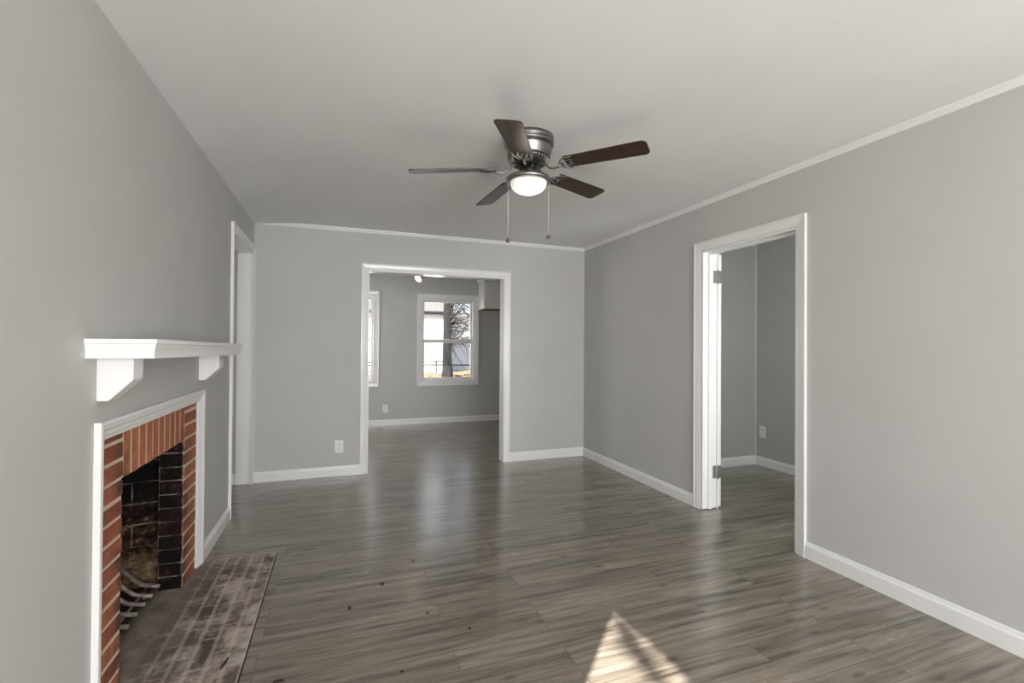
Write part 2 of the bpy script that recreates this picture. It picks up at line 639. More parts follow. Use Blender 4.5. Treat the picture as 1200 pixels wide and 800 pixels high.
LEAF = paint('dead_leaves', srgb(140, 112, 82), 0.8, 0.3, 0.0)
m_, nt_, b_ = new_mat('winter_lawn')
n_ = noise(nt_, position(nt_), 6, 6, 0.7)
nt_.links.new(ramp(nt_, n_, [(0.3, srgb(62, 60, 42)), (0.5, srgb(112, 92, 68)), (0.7, srgb(136, 118, 92))]), b_.inputs['Base Color'])
b_.inputs['Roughness'].default_value = 0.95
LAWN = m_
RAILM = plain('dark_pipe', srgb(34, 33, 32), 0.5, 0.3)

# ------------------------------------------------------------------ room shell
XL, XR, YB, H = -0.763, 2.704, 4.929, 2.44
T = 0.13
KX0, KX1, KY = -1.20, 3.80, 7.74      # kitchen
BX1, BY1, BY0 = 4.32, 3.975, 1.50     # bedroom right of the doorway
HX0 = -2.20                           # hall left of the doorway

fl_ = MB()
fl_.box((XL - T - 0.02, REAR_Y - 0.16, -0.12), (BX1 + 0.3, KY + 0.25, 0.0))
fl_.box((HX0 - 0.2, 3.2, -0.12), (XL - T - 0.02, KY + 0.25, 0.0))
structure(fl_.build('floor', FLOOR),
          'grey brown wood-look plank floor running through all the rooms', 'floor')
cl_ = MB()
cl_.box((XL - T - 0.02, REAR_Y - 0.16, H), (BX1 + 0.3, KY + 0.25, H + 0.2))
cl_.box((HX0 - 0.2, 3.2, H), (XL - T - 0.02, KY + 0.25, H + 0.2))
cl_.prism([(XL, REAR_Y, H), (XL, REAR_Y, H - 0.034), (XL + 0.09, REAR_Y, H - 0.0245), (XL + 0.18, REAR_Y, H - 0.0155), (XL + 0.28, REAR_Y, H - 0.0068), (XL + 0.36, REAR_Y, H - 0.002), (XL + 0.45, REAR_Y, H)], (0, YB - REAR_Y, 0))
structure(cl_.build('ceiling', CEIL),
          'smooth white painted ceiling over the rooms', 'ceiling')


def wall_with_holes(axis, c0, c1, a0, a1, holes, mats=WALL, name='wall', z1=H):
    """axis 'x': wall lies between x=c0..c1 and runs along y; 'y' the other way. holes (a0,a1,z0,z1)"""
    mb = MB()
    cuts = sorted({a0, a1, *[h[0] for h in holes], *[h[1] for h in holes]})
    for s, e in zip(cuts, cuts[1:]):
        mid = (s + e) / 2
        hs = sorted([h for h in holes if h[0] < mid < h[1]], key=lambda h: h[2])
        z = 0.0
        segs = []
        for h in hs:
            if h[2] > z + 1e-4:
                segs.append((z, h[2]))
            z = h[3]
        if z < z1 - 1e-4:
            segs.append((z, z1))
        for zz0, zz1 in segs:
            if axis == 'x':
                mb.box((c0, s, zz0), (c1, e, zz1))
            else:
                mb.box((s, c0, zz0), (e, c1, zz1))
    return mb.build(name, mats)


# opening limits
FP = (1.985, 3.155, 0.0, 0.975)          # hole for the fireplace in the left wall
LD = (4.02, 4.90, 0.0, 2.135)            # left doorway
LWIN = (-1.15, -0.168, 0.78, 2.050)       # left window behind the camera
BO = (0.255, 1.705, 0.0, 2.037)          # cased opening to the kitchen
RD = (2.16, 3.00, 0.0, 2.055)            # doorway in the right wall
W1 = (1.255, 2.135, 0.695, 2.05)
W2 = (-0.39, 0.495, 0.70, 2.06)
RWIN = (-0.25, 2.35, 0.58, 2.08)

structure(wall_with_holes('x', XL - T, XL, REAR_Y, YB, [FP, LD, LWIN], name='wall_left'),
          'grey wall on the left with the brick fireplace set in it', 'wall')
structure(wall_with_holes('y', YB, YB + T, HX0, XR, [BO], name='wall_back'),
          'grey wall facing the viewer with the wide cased opening', 'wall')
structure(wall_with_holes('x', XR, XR + T, REAR_Y, YB + T, [RD], name='wall_right'),
          'grey wall on the right with the doorway and open door', 'wall')
structure(wall_with_holes('y', REAR_Y - T, REAR_Y, XL - T, XR + T, [RWIN], name='wall_front'),
          'grey front wall with the wide window behind the viewer', 'wall')
structure(wall_with_holes('y', KY, KY + T, KX0 - T, KX1 + T, [W1, W2], name='wall_kitchen_back'),
          'darker grey kitchen wall with two white windows, seen through the opening', 'wall')
structure(wall_with_holes('x', KX0 - T, KX0, YB + T, KY, [], name='wall_kitchen_left'), 'grey left wall of the kitchen', 'wall')
structure(wall_with_holes('x', KX1, KX1 + T, YB + T, KY, [], name='wall_kitchen_right'), 'grey right wall of the kitchen', 'wall')
structure(wall_with_holes('y', YB, YB + T, XR + T, KX1 + T, [], name='wall_kitchen_front'), 'grey front wall of the kitchen beside the bedroom', 'wall')
structure(wall_with_holes('y', BY1, BY1 + T, XR + T, BX1 + T, [], WALL2, name='wall_bedroom_back'),
          'cool grey bedroom wall facing the viewer through the right doorway', 'wall')
structure(wall_with_holes('x', BX1, BX1 + T, BY0, BY1, [], WALL2, name='wall_bedroom_right'),
          'cool grey bedroom side wall carrying a white outlet', 'wall')
structure(wall_with_holes('y', BY0 - T, BY0, XR + T, BX1 + T, [], WALL2, name='wall_bedroom_front'), 'cool grey front wall of the bedroom', 'wall')
structure(wall_with_holes('x', HX0 - T, HX0, 3.4, YB + T, [], name='wall_hall_left'), 'grey far wall of the hall beyond the left doorway', 'wall')
structure(wall_with_holes('y', 3.4 - T, 3.4, HX0, XL - T, [], name='wall_hall_front'), 'grey near wall of the hall beyond the left doorway', 'wall')

# corner bead where the two bedroom walls meet
cb = MB()
cb.prism([(BX1, BY1, 0), (BX1 - 0.022, BY1, 0), (BX1 - 0.016, BY1 - 0.016, 0), (BX1, BY1 - 0.022, 0)], (0, 0, H))
structure(cb.build('trim_bedroom_corner', paint('pale_corner_bead', srgb(188, 190, 185), 0.5, 0.0, 0.0)), 'pale corner moulding between the bedroom walls', 'corner trim')

# ------------------------------------------------------------------ mouldings
def base_prof(h=0.095, t=0.016):
    return [(0, 0), (t, 0), (t, h * 0.74), (t * 0.86, h * 0.80), (t * 0.62, h * 0.84), (t * 0.5, h * 0.93), (t * 0.3, h), (0, h)]


def baseboard(name, p0, p1, inward, label, h=0.095, shoe=True):
    """board from p0 to p1 at floor level, inward = normal into the room"""
    p0, p1, n = Vector((*p0, 0)), Vector((*p1, 0)), Vector((*inward, 0))
    mb = MB()
    mb.prism([p0 + n * t + Vector((0, 0, z)) for t, z in base_prof(h)], p1 - p0)
    return structure(mb.build(name, TRIM), label, 'baseboard')


baseboard('baseboard_left', (XL, 3.222), (XL, 3.951), (1, 0), 'white baseboard between the fireplace and the left doorway')
baseboard('baseboard_left_near', (XL, REAR_Y), (XL, 1.932), (1, 0), 'white baseboard on the left wall nearest the viewer')
baseboard('baseboard_back_left', (XL + 0.001, YB), (0.191, YB), (0, -1), 'white baseboard under the outlet, left of the wide opening')
baseboard('baseboard_back_right', (1.773, YB), (XR, YB), (0, -1), 'short white baseboard right of the wide opening', 0.1)
baseboard('baseboard_right_far', (XR, YB), (XR, 3.071), (-1, 0), 'white baseboard on the right wall beyond the doorway')
baseboard('baseboard_right_near', (XR, 2.10), (XR, REAR_Y), (-1, 0), 'long white baseboard on the right wall nearest the viewer', 0.1)
baseboard('baseboard_kitchen', (KX0, KY), (KX1, KY), (0, -1), 'white baseboard along the kitchen wall under the windows')
baseboard('baseboard_bedroom_back', (XR + T, BY1), (BX1, BY1), (0, -1), 'white baseboard in the bedroom, left of the corner')
baseboard('baseboard_bedroom_right', (BX1, BY1), (BX1, BY0), (-1, 0), 'white baseboard in the bedroom, right of the corner')
baseboard('baseboard_hall', (HX0, YB), (XL - T - 0.002, YB), (0, -1), 'white baseboard in the hall beyond the left doorway')

CROWN = [(0, 0), (0.007, 0.0), (0.011, 0.006), (0.016, 0.018), (0.024, 0.027), (0.026, 0.035), (0, 0.035)]


def crown(name, p0, p1, inward, label):
    p0, p1, n = Vector((*p0, H - 0.035)), Vector((*p1, H - 0.035)), Vector((*inward, 0))
    mb = MB()
    mb.prism([p0 + n * t + Vector((0, 0, z)) for t, z in CROWN], p1 - p0)
    return structure(mb.build(name, TRIM), label, 'crown moulding')


crown('trim_crown_back', (XL, YB), (XR, YB), (0, -1), 'thin white crown moulding above the wide opening')
crown('trim_crown_right', (XR, YB), (XR, REAR_Y), (-1, 0), 'thin white crown moulding along the right wall')
crown('trim_crown_bedroom', (XR + T, BY1), (BX1, BY1), (0, -1), 'thin white crown moulding in the bedroom')

# casing profile: u from the outer edge (0) toward the opening, w out from the wall
def casing_prof(w=0.07, t=0.02, ti=0.008):
    return [(0, 0), (0, t), (w * 0.16, t), (w * 0.22, t * 0.82), (w * 0.62, t * 0.66), (w * 0.78, t * 0.5), (w * 0.86, ti * 1.3), (w, ti), (w, 0)]


def casing3(name, plane_pt, normal, lo, hi, z, width, label, along, t=0.02, ti=0.008, prof=None):
    """three-sided casing on a wall. along: 'x' or 'y'; lo/hi outer limits, z outer top"""
    n = Vector(normal)
    def P(a, zz):
        return Vector((a, plane_pt, zz)) if along == 'x' else Vector((plane_pt, a, zz))
    path = [P(lo, 0), P(lo, z), P(hi, z), P(hi, 0)]
    d0 = (path[1] - path[0]).normalized()
    inward = (path[2] - path[1]).normalized()
    if n.cross(d0).dot(inward) < 0:
        path.reverse()
    mb = MB()
    mb.sweep(path, prof or casing_prof(width, t, ti), n)
    return structure(mb.build(name, TRIM), label, 'door casing')


# kitchen opening
casing3('trim_opening_casing', YB, (0, -1, 0), 0.190, 1.773, 2.104, 0.067, 'white casing around the wide opening to the kitchen', 'x')
casing3('trim_opening_casing_kitchen', YB + T, (0, 1, 0), 0.190, 1.773, 2.104, 0.067, 'white casing on the kitchen side of the wide opening', 'x')
mb = MB()
mb.box((BO[0], YB - 0.006, 0), (BO[0] + 0.012, YB + T + 0.006, BO[3]))
mb.box((BO[1] - 0.005, YB - 0.006, 0), (BO[1], YB + T + 0.006, BO[3]))
mb.box((BO[0] + 0.012, YB - 0.006, BO[3] - 0.012), (BO[1] - 0.005, YB + T + 0.006, BO[3]))
structure(mb.build('trim_opening_jamb', TRIM), 'white jamb boards lining the wide opening', 'door jamb')

# right doorway
casing3('trim_doorway_casing', XR, (-1, 0, 0), 2.103, 3.073, 2.122, 0.066, 'white casing around the doorway in the right wall', 'y')
casing3('trim_doorway_casing_bedroom', XR + T, (1, 0, 0), 2.103, 3.02, 2.122, 0.05, 'white casing on the bedroom side of the doorway', 'y', 0.012)
mb = MB()
mb.box((XR - 0.006, RD[1] - 0.018, 0.006), (XR + T + 0.004, RD[1], RD[3]))          # far jamb
mb.box((XR - 0.006, RD[0], 0.006), (XR + T + 0.004, RD[0] + 0.018, RD[3]))
mb.box((XR - 0.006, RD[0] + 0.018, RD[3] - 0.018), (XR + T + 0.004, RD[1] - 0.018, RD[3]))
sx0, sx1 = XR + 0.045, XR + 0.082
mb.box((sx0, RD[1] - 0.031, 0.004), (sx1, RD[1] - 0.018, RD[3] - 0.031))           # door stops
mb.box((sx0, RD[0] + 0.018, 0.004), (sx1, RD[0] + 0.031, RD[3] - 0.031))
mb.box((sx0, RD[0] + 0.018, RD[3] - 0.031), (sx1, RD[1] - 0.018, RD[3] - 0.018))
structure(mb.build('trim_doorway_jamb', TRIM, bevel=0.0015), 'white jamb and door stops of the right doorway', 'door jamb')

# left doorway
casing3('trim_left_casing', XL, (1, 0, 0), 3.951, 4.926, 2.19, 0.066, 'white casing around the doorway beside the mantel', 'y', prof=None)
mb = MB()
mb.box((XL - T, LD[1] - 0.004, 0), (XL + 0.012, YB, LD[3] + 0.02))
mb.box((XL - T, LD[0], 0), (XL + 0.006, LD[0] + 0.016, LD[3]))
mb.box((XL - T, LD[0] + 0.016, LD[3] - 0.014), (XL + 0.006, LD[1] - 0.004, LD[3]))
structure(mb.build('trim_left_jamb', TRIM, bevel=0.002), 'wide white jamb boards of the left doorway at the corner', 'door jamb')

# ------------------------------------------------------------------ windows
def window(name, label, axis, plane, nrm, lo, hi, z0, z1, casing=True, depth=T, stool=False):
    """double-hung window in a wall; plane = room face, nrm = normal into the room (+1/-1 along the wall's normal axis)"""
    def P(a, d, z):            # a along wall, d depth outward
        return (a, plane - nrm * d, z) if axis == 'x' else (plane - nrm * d, a, z)
    root = thing(name, P((lo + hi) / 2, 0, z0), label, 'window', kind='structure')

    def bx(mb, a0, a1, d0, d1, zz0, zz1, bevel=0.002):
        p, q = P(a0, d0, zz0), P(a1, d1, zz1)
        mb.box(tuple(min(i, j) for i, j in zip(p, q)), tuple(max(i, j) for i, j in zip(p, q)), bevel=bevel)
    n = Vector((0, nrm, 0)) if axis == 'x' else Vector((nrm, 0, 0))
    if casing:
        w = 0.078
        path = [Vector(P(lo - w, 0, z0 - w)), Vector(P(lo - w, 0, z1 + w)), Vector(P(hi + w, 0, z1 + w)), Vector(P(hi + w, 0, z0 - w))]
        d0 = (path[1] - path[0]).normalized()
        if n.cross(d0).dot((path[2] - path[1]).normalized()) < 0:
            path.reverse()
        MB().sweep(path, casing_prof(w, 0.02, 0.01), n, closed=True).build('window_casing', TRIM, root)
    fr_mb = MB()
    j = 0.018
    bx(fr_mb, lo, lo + j, 0, depth, z0, z1)
    bx(fr_mb, hi - j, hi, 0, depth, z0, z1)
    bx(fr_mb, lo + j, hi - j, 0, depth, z1 - j, z1)
    bx(fr_mb, lo + j, hi - j, 0, depth, z0, z0 + j)
    fr_mb.build('window_frame', TRIM, root)
    a0, a1 = lo + j, hi - j
    zm = z0 + (z1 - z0) * 0.488
    st = 0.030
    for nm, zz0, zz1, dd in (('lower_sash', z0 + j, zm + 0.03, 0.050), ('upper_sash', zm - 0.035, z1 - j, 0.085)):
        mb_ = MB()
        rb = 0.036 if nm == 'lower_sash' else 0.05
        rtp = 0.05 if nm == 'lower_sash' else 0.036
        bx(mb_, a0, a0 + st, dd, dd + 0.03, zz0, zz1)
        bx(mb_, a1 - st, a1, dd, dd + 0.03, zz0, zz1)
        bx(mb_, a0 + st, a1 - st, dd, dd + 0.03, zz0, zz0 + rb)
        bx(mb_, a0 + st, a1 - st, dd, dd + 0.03, zz1 - rtp, zz1)
        s = mb_.build(nm, TRIM, root)
        g = MB()
        bx(g, a0 + st - 0.003, a1 - st + 0.003, dd + 0.012, dd + 0.016, zz0 + rb - 0.003, zz1 - rtp + 0.003, 0)
        g.build('pane', GLASS, s)
        if nm == 'lower_sash':
            k = MB()
            mid = (a0 + a1) / 2
            bx(k, mid - 0.03, mid + 0.03, dd + 0.002, dd + 0.028, zz1, zz1 + 0.012, 0.003)
            k.build('sash_lock', PLASTIC, s)
    return root


window('window_1', 'white double-hung kitchen window showing a tree trunk and pale buildings', 'x', KY, -1, *W1)
window('window_2', 'white kitchen window mostly hidden behind the left side of the opening', 'x', KY, -1, *W2)
window('window_3', 'white double-hung window in the left wall behind the viewer', 'y', XL, 1, *LWIN)
window('window_4', 'wide white window in the front wall behind the viewer', 'x', REAR_Y, 1, *RWIN)

# ------------------------------------------------------------------ open door in the right doorway
dr = thing('door_1', (XR + T + 0.006, RD[1] - 0.02, 0.012), 'white bedroom door swung fully open, showing only its hinged edge', 'door', kind='structure')
dz1 = RD[3] - 0.022
MB().box((XR + T + 0.008, RD[1] - 0.024, 0.014), (XR + T + 0.044, RD[1] + 0.79, dz1), bevel=0.002).build('door_leaf', TRIM, dr)
for hz in (0.24, 1.80):
    hb = MB()
    yk = RD[1] - 0.026
    hb.box((XR + T - 0.034, RD[1] - 0.0205, hz), (XR + T + 0.004, RD[1] - 0.0178, hz + 0.10), bevel=0.0005)   # leaf on the jamb
    hb.box((XR + T + 0.010, yk - 0.001, hz), (XR + T + 0.040, yk + 0.003, hz + 0.10), bevel=0.0005)            # leaf on the door edge
    hg = hb.build('hinge', HINGE, dr)
    MB().tube([(XR + T + 0.004, yk - 0.004, hz - 0.004), (XR + T + 0.004, yk - 0.004, hz + 0.104)], 0.0055, 12).build('hinge_pin', HINGE, hg)
    for k in (0.018, 0.05, 0.082):
        MB().tube([(XR + T + 0.027, yk - 0.0018, hz + k), (XR + T + 0.027, yk - 0.0005, hz + k)], 0.0035, 10).build('screw', DARKMETAL, hg)

# ------------------------------------------------------------------ fireplace
FX = XL - 0.006            # face of the brickwork
Y0, Y1, YA, YZ = 2.178, 2.925, 1.99, 3.15
ZO, ZT = 0.778, 0.97
CH = 0.0715
fp = thing('fireplace', (FX, (Y0 + Y1) / 2, 0), 'red brick fireplace with a sooty black firebox and white painted frame', 'fireplace')

bk = MB()
mo = 0.0055
def brick(mb, a, b, mi=0, jit=0.0012):
    j = [random.uniform(-jit, jit) for _ in range(3)]
    mb.box(tuple(q + w for q, w in zip(a, j)), tuple(q + w for q, w in zip(b, j)), mi, bevel=0.003)


zc = 0.0
k = 0
while zc < ZT - 0.02:
    top = min(zc + CH - 2 * mo, ZT)
    brick(bk, (FX - 0.10, YA, zc + mo * 0.4), (FX, Y0 - mo * 0.2, top))
    brick(bk, (FX - 0.10, Y1 + 0.006, zc + mo * 0.4), (FX, YZ - 0.012, top))
    zc += CH
ns = 10
pitch = (Y1 - Y0) / ns
for i in range(ns):
    brick(bk, (FX - 0.10, Y0 + i * pitch + mo * 1.0, ZO), (FX, Y0 + (i + 1) * pitch - mo * 1.0, ZT))
# mortar body just behind the faces
bk.box((FX - 0.098, YA, 0), (FX - 0.003, Y0 - 0.004, ZT), 1)
bk.box((FX - 0.098, Y1 + 0.008, 0), (FX - 0.003, YZ - 0.012, ZT), 1)
bk.box((FX - 0.098, Y0 - 0.003, ZO + 0.004), (FX - 0.0018, Y1 + 0.003, ZT), 1)
bk.build('brick_surround', [BRICK, MORTAR], fp)

# jamb return (one brick deep) and splayed firebox
fb = MB()
def wall_bricks(mb, p0, p1, z0, z1, course, length, nrm, thick=0.05, brick_mi=0, mortar_mi=1, gap=0.005, phase=0.0):
    """brick courses on a vertical wall from p0 to p1 (xy), faces along nrm"""
    p0, p1 = Vector((*p0, 0)), Vector((*p1, 0))
    d = (p1 - p0)
    L = d.length
    d.normalize()
    n = Vector((*nrm, 0)).normalized()
    z = z0
    row = 0
    while z < z1 - 0.01:
        s = -((row % 2) * length * 0.5 + phase)
        while s < L:
            a, e = max(s, 0) + gap / 2, min(s + length, L) - gap / 2
            if e - a > 0.012:
                jj = random.uniform(-0.002, 0.002)
                pts = [p0 + d * a + n * jj, p0 + d * e + n * jj, p0 + d * e - n * thick, p0 + d * a - n * thick]
                hgt = min(course - gap, z1 - z)
                mb.prism([q + Vector((0, 0, z)) for q in pts], (0, 0, hgt), brick_mi, bevel=0.003)
            s += length
        z += course
        row += 1
    a, e = p0 - n * 0.004, p1 - n * 0.004
    mb.prism([a + Vector((0, 0, z0)), e + Vector((0, 0, z0)), e - n * (thick - 0.004) + Vector((0, 0, z0)), a - n * (thick - 0.004) + Vector((0, 0, z0))],
             (0, 0, z1 - z0), mortar_mi)


BXD = -1.28
FBT = 1.25
wall_bricks(fb, (FX - 0.006, Y1 - 0.002), (-0.882, Y1 + 0.004), 0.0, ZT, CH, 0.3, (0, -1), 0.09, 2, 1)
wall_bricks(fb, (FX - 0.004, Y0), (-0.882, Y0 - 0.008), 0.0, ZT, CH, 0.3, (0, 1), 0.09, 2, 1)
SY0, SY1 = 2.12, 2.990
wall_bricks(fb, (-0.884, SY1 + 0.03), (BXD, SY1 - 0.05), 0.0, FBT, 0.112, 0.235, (-0.2, -1), 0.05, 0, 1, phase=0.1)
wall_bricks(fb, (-0.884, SY0 - 0.03), (BXD, SY0 + 0.05), 0.0, FBT, 0.112, 0.235, (-0.2, 1), 0.05, 0, 1)
wall_bricks(fb, (BXD, SY0), (BXD, SY1), 0.0, FBT, 0.112, 0.235, (1, 0), 0.05, 0, 1)
# throat above the lintel and the cap
fb.box((FX - 0.12, SY0 - 0.08, ZO + 0.02), (FX - 0.098, SY1 + 0.08, FBT), 2)
fb.box((BXD - 0.05, SY0 - 0.08, FBT), (FX - 0.09, SY1 + 0.08, FBT + 0.05), 2)
fb.build('firebox', [SOOT, SMOKED, SOOTJAMB], fp)
MB().box((BXD - 0.04, 1.99, -0.05), (-0.755, 3.15, 0.005)).build('firebox_floor', ASH, fp)

# hearth: bricks on edge, flush with the floor
he = MB()
HX1, HY0, HY1 = -0.358, 1.87, 3.238
nrow = 6
rw = (HX1 - (-0.757)) / nrow
for i in range(nrow):
    x0 = -0.757 + i * rw
    s = HY0 - (i % 2) * 0.10 - random.uniform(0, 0.03)
    while s < HY1:
        a, e = max(s, HY0) + 0.003, min(s + 0.205, HY1) - 0.003
        if e - a > 0.02:
            brick(he, (x0 + 0.0055, a, -0.04), (x0 + rw - 0.0055, e, 0.0068), 0, 0.0008)
        s += 0.205
he.box((-0.757, HY0, -0.045), (HX1, HY1, 0.006), 1)
he.box((HX1, HY0, -0.045), (HX1 + 0.005, HY1, 0.0018), 2)
he.build('hearth', [HEARTH, HEARTHM, BLACK], fp)

# painted frame round the brick
sp = [(0, -0.012), (0, 0.020), (0.012, 0.021), (0.018, 0.018), (0.026, 0.017), (0.036, 0.011), (0.050, 0.008), (0.058, 0.004), (0.0675, 0.002), (0.0675, -0.004)]
path = [Vector((XL, 1.935, 0.006)), Vector((XL, 1.935, 1.024)), Vector((XL, 3.219, 1.024)), Vector((XL, 3.219, 0.006))]
nX = Vector((1, 0, 0))
if nX.cross((path[1] - path[0]).normalized()).dot((path[2] - path[1]).normalized()) < 0:
    path.reverse()
MB().sweep(path, sp, nX).build('painted_frame', TRIM, fp)

# ------------------------------------------------------------------ mantel shelf
mt = thing('mantel_shelf', (XL, 2.58, 1.23), 'white painted mantel shelf on two angled brackets above the fireplace', 'mantel')
MY0, MY1, MD = 1.860, 3.305, 0.193
tilt = lambda y: -0.0125 * (y - MY0)
def mz(pts):
    return pts
shelf = MB()
mprof = [(0.0, 1.240), (MD - 0.009, 1.240), (MD - 0.009, 1.252), (MD - 0.008, 1.266), (MD - 0.0045, 1.280), (MD - 0.003, 1.287), (MD, 1.290), (MD, 1.304), (0.0, 1.304)]
# top board and moulded apron with returned ends
loops = []
for d_, z_ in mprof[1:-1]:
    k_ = MD - d_
    loops.append([(XL, MY0 + k_, z_), (XL + d_, MY0 + k_, z_), (XL + d_, MY1 - k_, z_), (XL, MY1 - k_, z_)])
t_ = bmesh.new()
vl = [[t_.verts.new((x, y, z + tilt(y))) for x, y, z in lp] for lp in loops]
for a_, b__ in zip(vl, vl[1:]):
    for i in range(4):
        j_ = (i + 1) % 4
        t_.faces.new((a_[i], a_[j_], b__[j_], b__[i]))
t_.faces.new(vl[0])
t_.faces.new(vl[-1])
bmesh.ops.recalc_face_normals(t_, faces=t_.faces)
shelf._merge(t_)
shelf.build('shelf', TRIM, mt, bevel=0.0012)
for y0_, zt in ((1.946, 1.2385), (3.150, 1.2225)):
    zb = zt - 0.143
    prof = [(XL, y0_, zt), (XL + 0.101, y0_, zt - 0.0005), (XL + 0.101, y0_, zt - 0.073), (XL + 0.033, y0_, zb), (XL, y0_, zb)]
    MB().prism(prof, (0, 0.086, 0), bevel=0.002).build('bracket', TRIM, mt)

# ------------------------------------------------------------------ fireplace grate
gr = thing('fireplace_grate', (-0.93, 2.68, 0.005), 'dusty iron log grate of five curved bars inside the firebox', 'fireplace grate')
for yb in (2.862, 2.765, 2.675, 2.585, 2.49):
    z0 = 0.062 + random.uniform(-0.003, 0.003)
    pts = [(-0.852, yb, z0 - 0.002), (-0.89, yb, z0 + 0.004), (-0.925, yb, z0 + 0.014), (-0.955, yb, z0 + 0.040), (-0.985, yb, z0 + 0.075), (-1.03, yb, z0 + 0.125), (-1.06, yb, z0 + 0.16)]
    MB().tube(pts, 0.011, 8, flat=0.8).build('bar', IRON, gr)
MB().tube([(-0.915, 2.47, 0.045), (-0.915, 2.885, 0.045)], 0.007, 8).build('cross_bar', IRON, gr)
MB().tube([(-1.02, 2.47, 0.103), (-1.02, 2.885, 0.103)], 0.007, 8).build('cross_bar', IRON, gr)
for yl in (2.50, 2.855):
    for xl, zl in ((-0.915, 0.043), (-1.02, 0.10)):
        MB().tube([(xl, yl, 0.005), (xl, yl, zl)], 0.007, 8).build('leg', IRON, gr)

# ------------------------------------------------------------------ ceiling fan
FC = Vector((0.971, 2.413, H))
fan = thing('ceiling_fan', FC, 'low ceiling fan with five dark walnut blades and a lit bowl light', 'ceiling fan')


def fan_part(mb, name, mat, parent=fan):
    return mb.build(name, mat, parent, local=True)


canopy = MB().lathe([(0, 0), (0.139, 0), (0.139, -0.022), (0.136, -0.026), (0.131, -0.027), (0.131, -0.031), (0.138, -0.034), (0.138, -0.042), (0.130, -0.047), (0, -0.047)])
fan_part(canopy, 'canopy', NICKEL)
motor = MB().lathe([(0, -0.047), (0.124, -0.047), (0.124, -0.052), (0.128, -0.056), (0.126, -0.064), (0.122, -0.070), (0.121, -0.105), (0.117, -0.110), (0.115, -0.113), (0.070, -0.113), (0, -0.113)])
mh = fan_part(motor, 'motor_housing', NICKEL)
vent = MB().lathe([(0, -0.113), (0.115, -0.113), (0.110, -0.124), (0.096, -0.140), (0.070, -0.150), (0.050, -0.152), (0, -0.152)], mi=0)
fan_part(vent, 'vent_ring', DARKMETAL)
fin = MB()
for i in range(36):
    a = 2 * math.pi * i / 36
    if i % 7 == 6:
        continue
    c_, s_ = math.cos(a), math.sin(a)
    fin.tube([(0.114 * c_, 0.114 * s_, -0.116), (0.109 * c_, 0.109 * s_, -0.1275), (0.097 * c_, 0.097 * s_, -0.1415), (0.080 * c_, 0.080 * s_, -0.1485)], 0.0032, 6)
fan_part(fin, 'vent_fin', NICKEL)
sw = MB().lathe([(0, -0.150), (0.050, -0.150), (0.050, -0.192), (0.053, -0.196), (0.053, -0.200), (0, -0.200)])
fan_part(sw, 'switch_housing', NICKEL)
for a in (0.5, 2.6, 4.7):
    scr = MB().tube([(0.050 * math.cos(a), 0.050 * math.sin(a), -0.17), (0.058 * math.cos(a), 0.058 * math.sin(a), -0.17)], 0.004, 8)
    fan_part(scr, 'screw', NICKEL)
for a_deg in (199, 334):
    a = math.radians(a_deg)
    mscr = MB().tube([(0.117 * math.cos(a), 0.117 * math.sin(a), -0.085), (0.137 * math.cos(a), 0.137 * math.sin(a), -0.085)], 0.005, 10)
    fan_part(mscr, 'housing_screw', NICKEL)
pan = MB().lathe([(0, -0.197), (0.056, -0.198), (0.070, -0.203), (0.098, -0.213), (0.117, -0.221), (0.126, -0.229), (0.127, -0.238), (0.121, -0.247), (0.108, -0.250), (0.104, -0.246), (0, -0.244)])
fan_part(pan, 'light_pan', NICKEL)
bowl_prof = [(0.100, -0.246), (0.1005, -0.254)]
for i in range(1, 13):
    t = i / 12 * math.pi / 2
    bowl_prof.append((0.1005 * math.cos(t) ** 1.05 if i < 12 else 0.0, -0.254 - 0.059 * math.sin(t)))
fan_part(MB().lathe(bowl_prof), 'glass_bowl', LITGLASS)

# blade meshes: local x along the radius
def blade_mesh():
    mb = MB()
    r0, r1, w0, w1 = 0.205, 0.652, 0.108, 0.130
    pts = []
    rc = 0.030
    def half(x):
        return (w0 + (w1 - w0) * (x - r0) / (r1 - r0)) / 2
    top = [(r0 + 0.012, half(r0) - 0.004), (r0 + 0.02, half(r0 + 0.02))]
    for i in range(0, 8):
        x = r0 + 0.05 + (r1 - rc - r0 - 0.05) * i / 7
        top.append((x, half(x)))
    hx = half(r1)
    for i in range(1, 7):
        t = math.pi / 2 * i / 6
        top.append((r1 - rc + rc * math.sin(t), hx - rc + rc * math.cos(t)))
    pts = [(x, y, 0) for x, y in top] + [(x, -y, 0) for x, y in reversed(top)]
    mb.prism([Vector(p) for p in pts], (0, 0, 0.006), bevel=0.0015)
    pit = Matrix.Rotation(-0.18, 4, 'X') @ Matrix.Rotation(0.040, 4, 'Y')
    for v in mb.bm.verts:
        v.co = pit @ (v.co - Vector((0.2, 0, 0))) + Vector((0.2, 0, 0))
    return mb


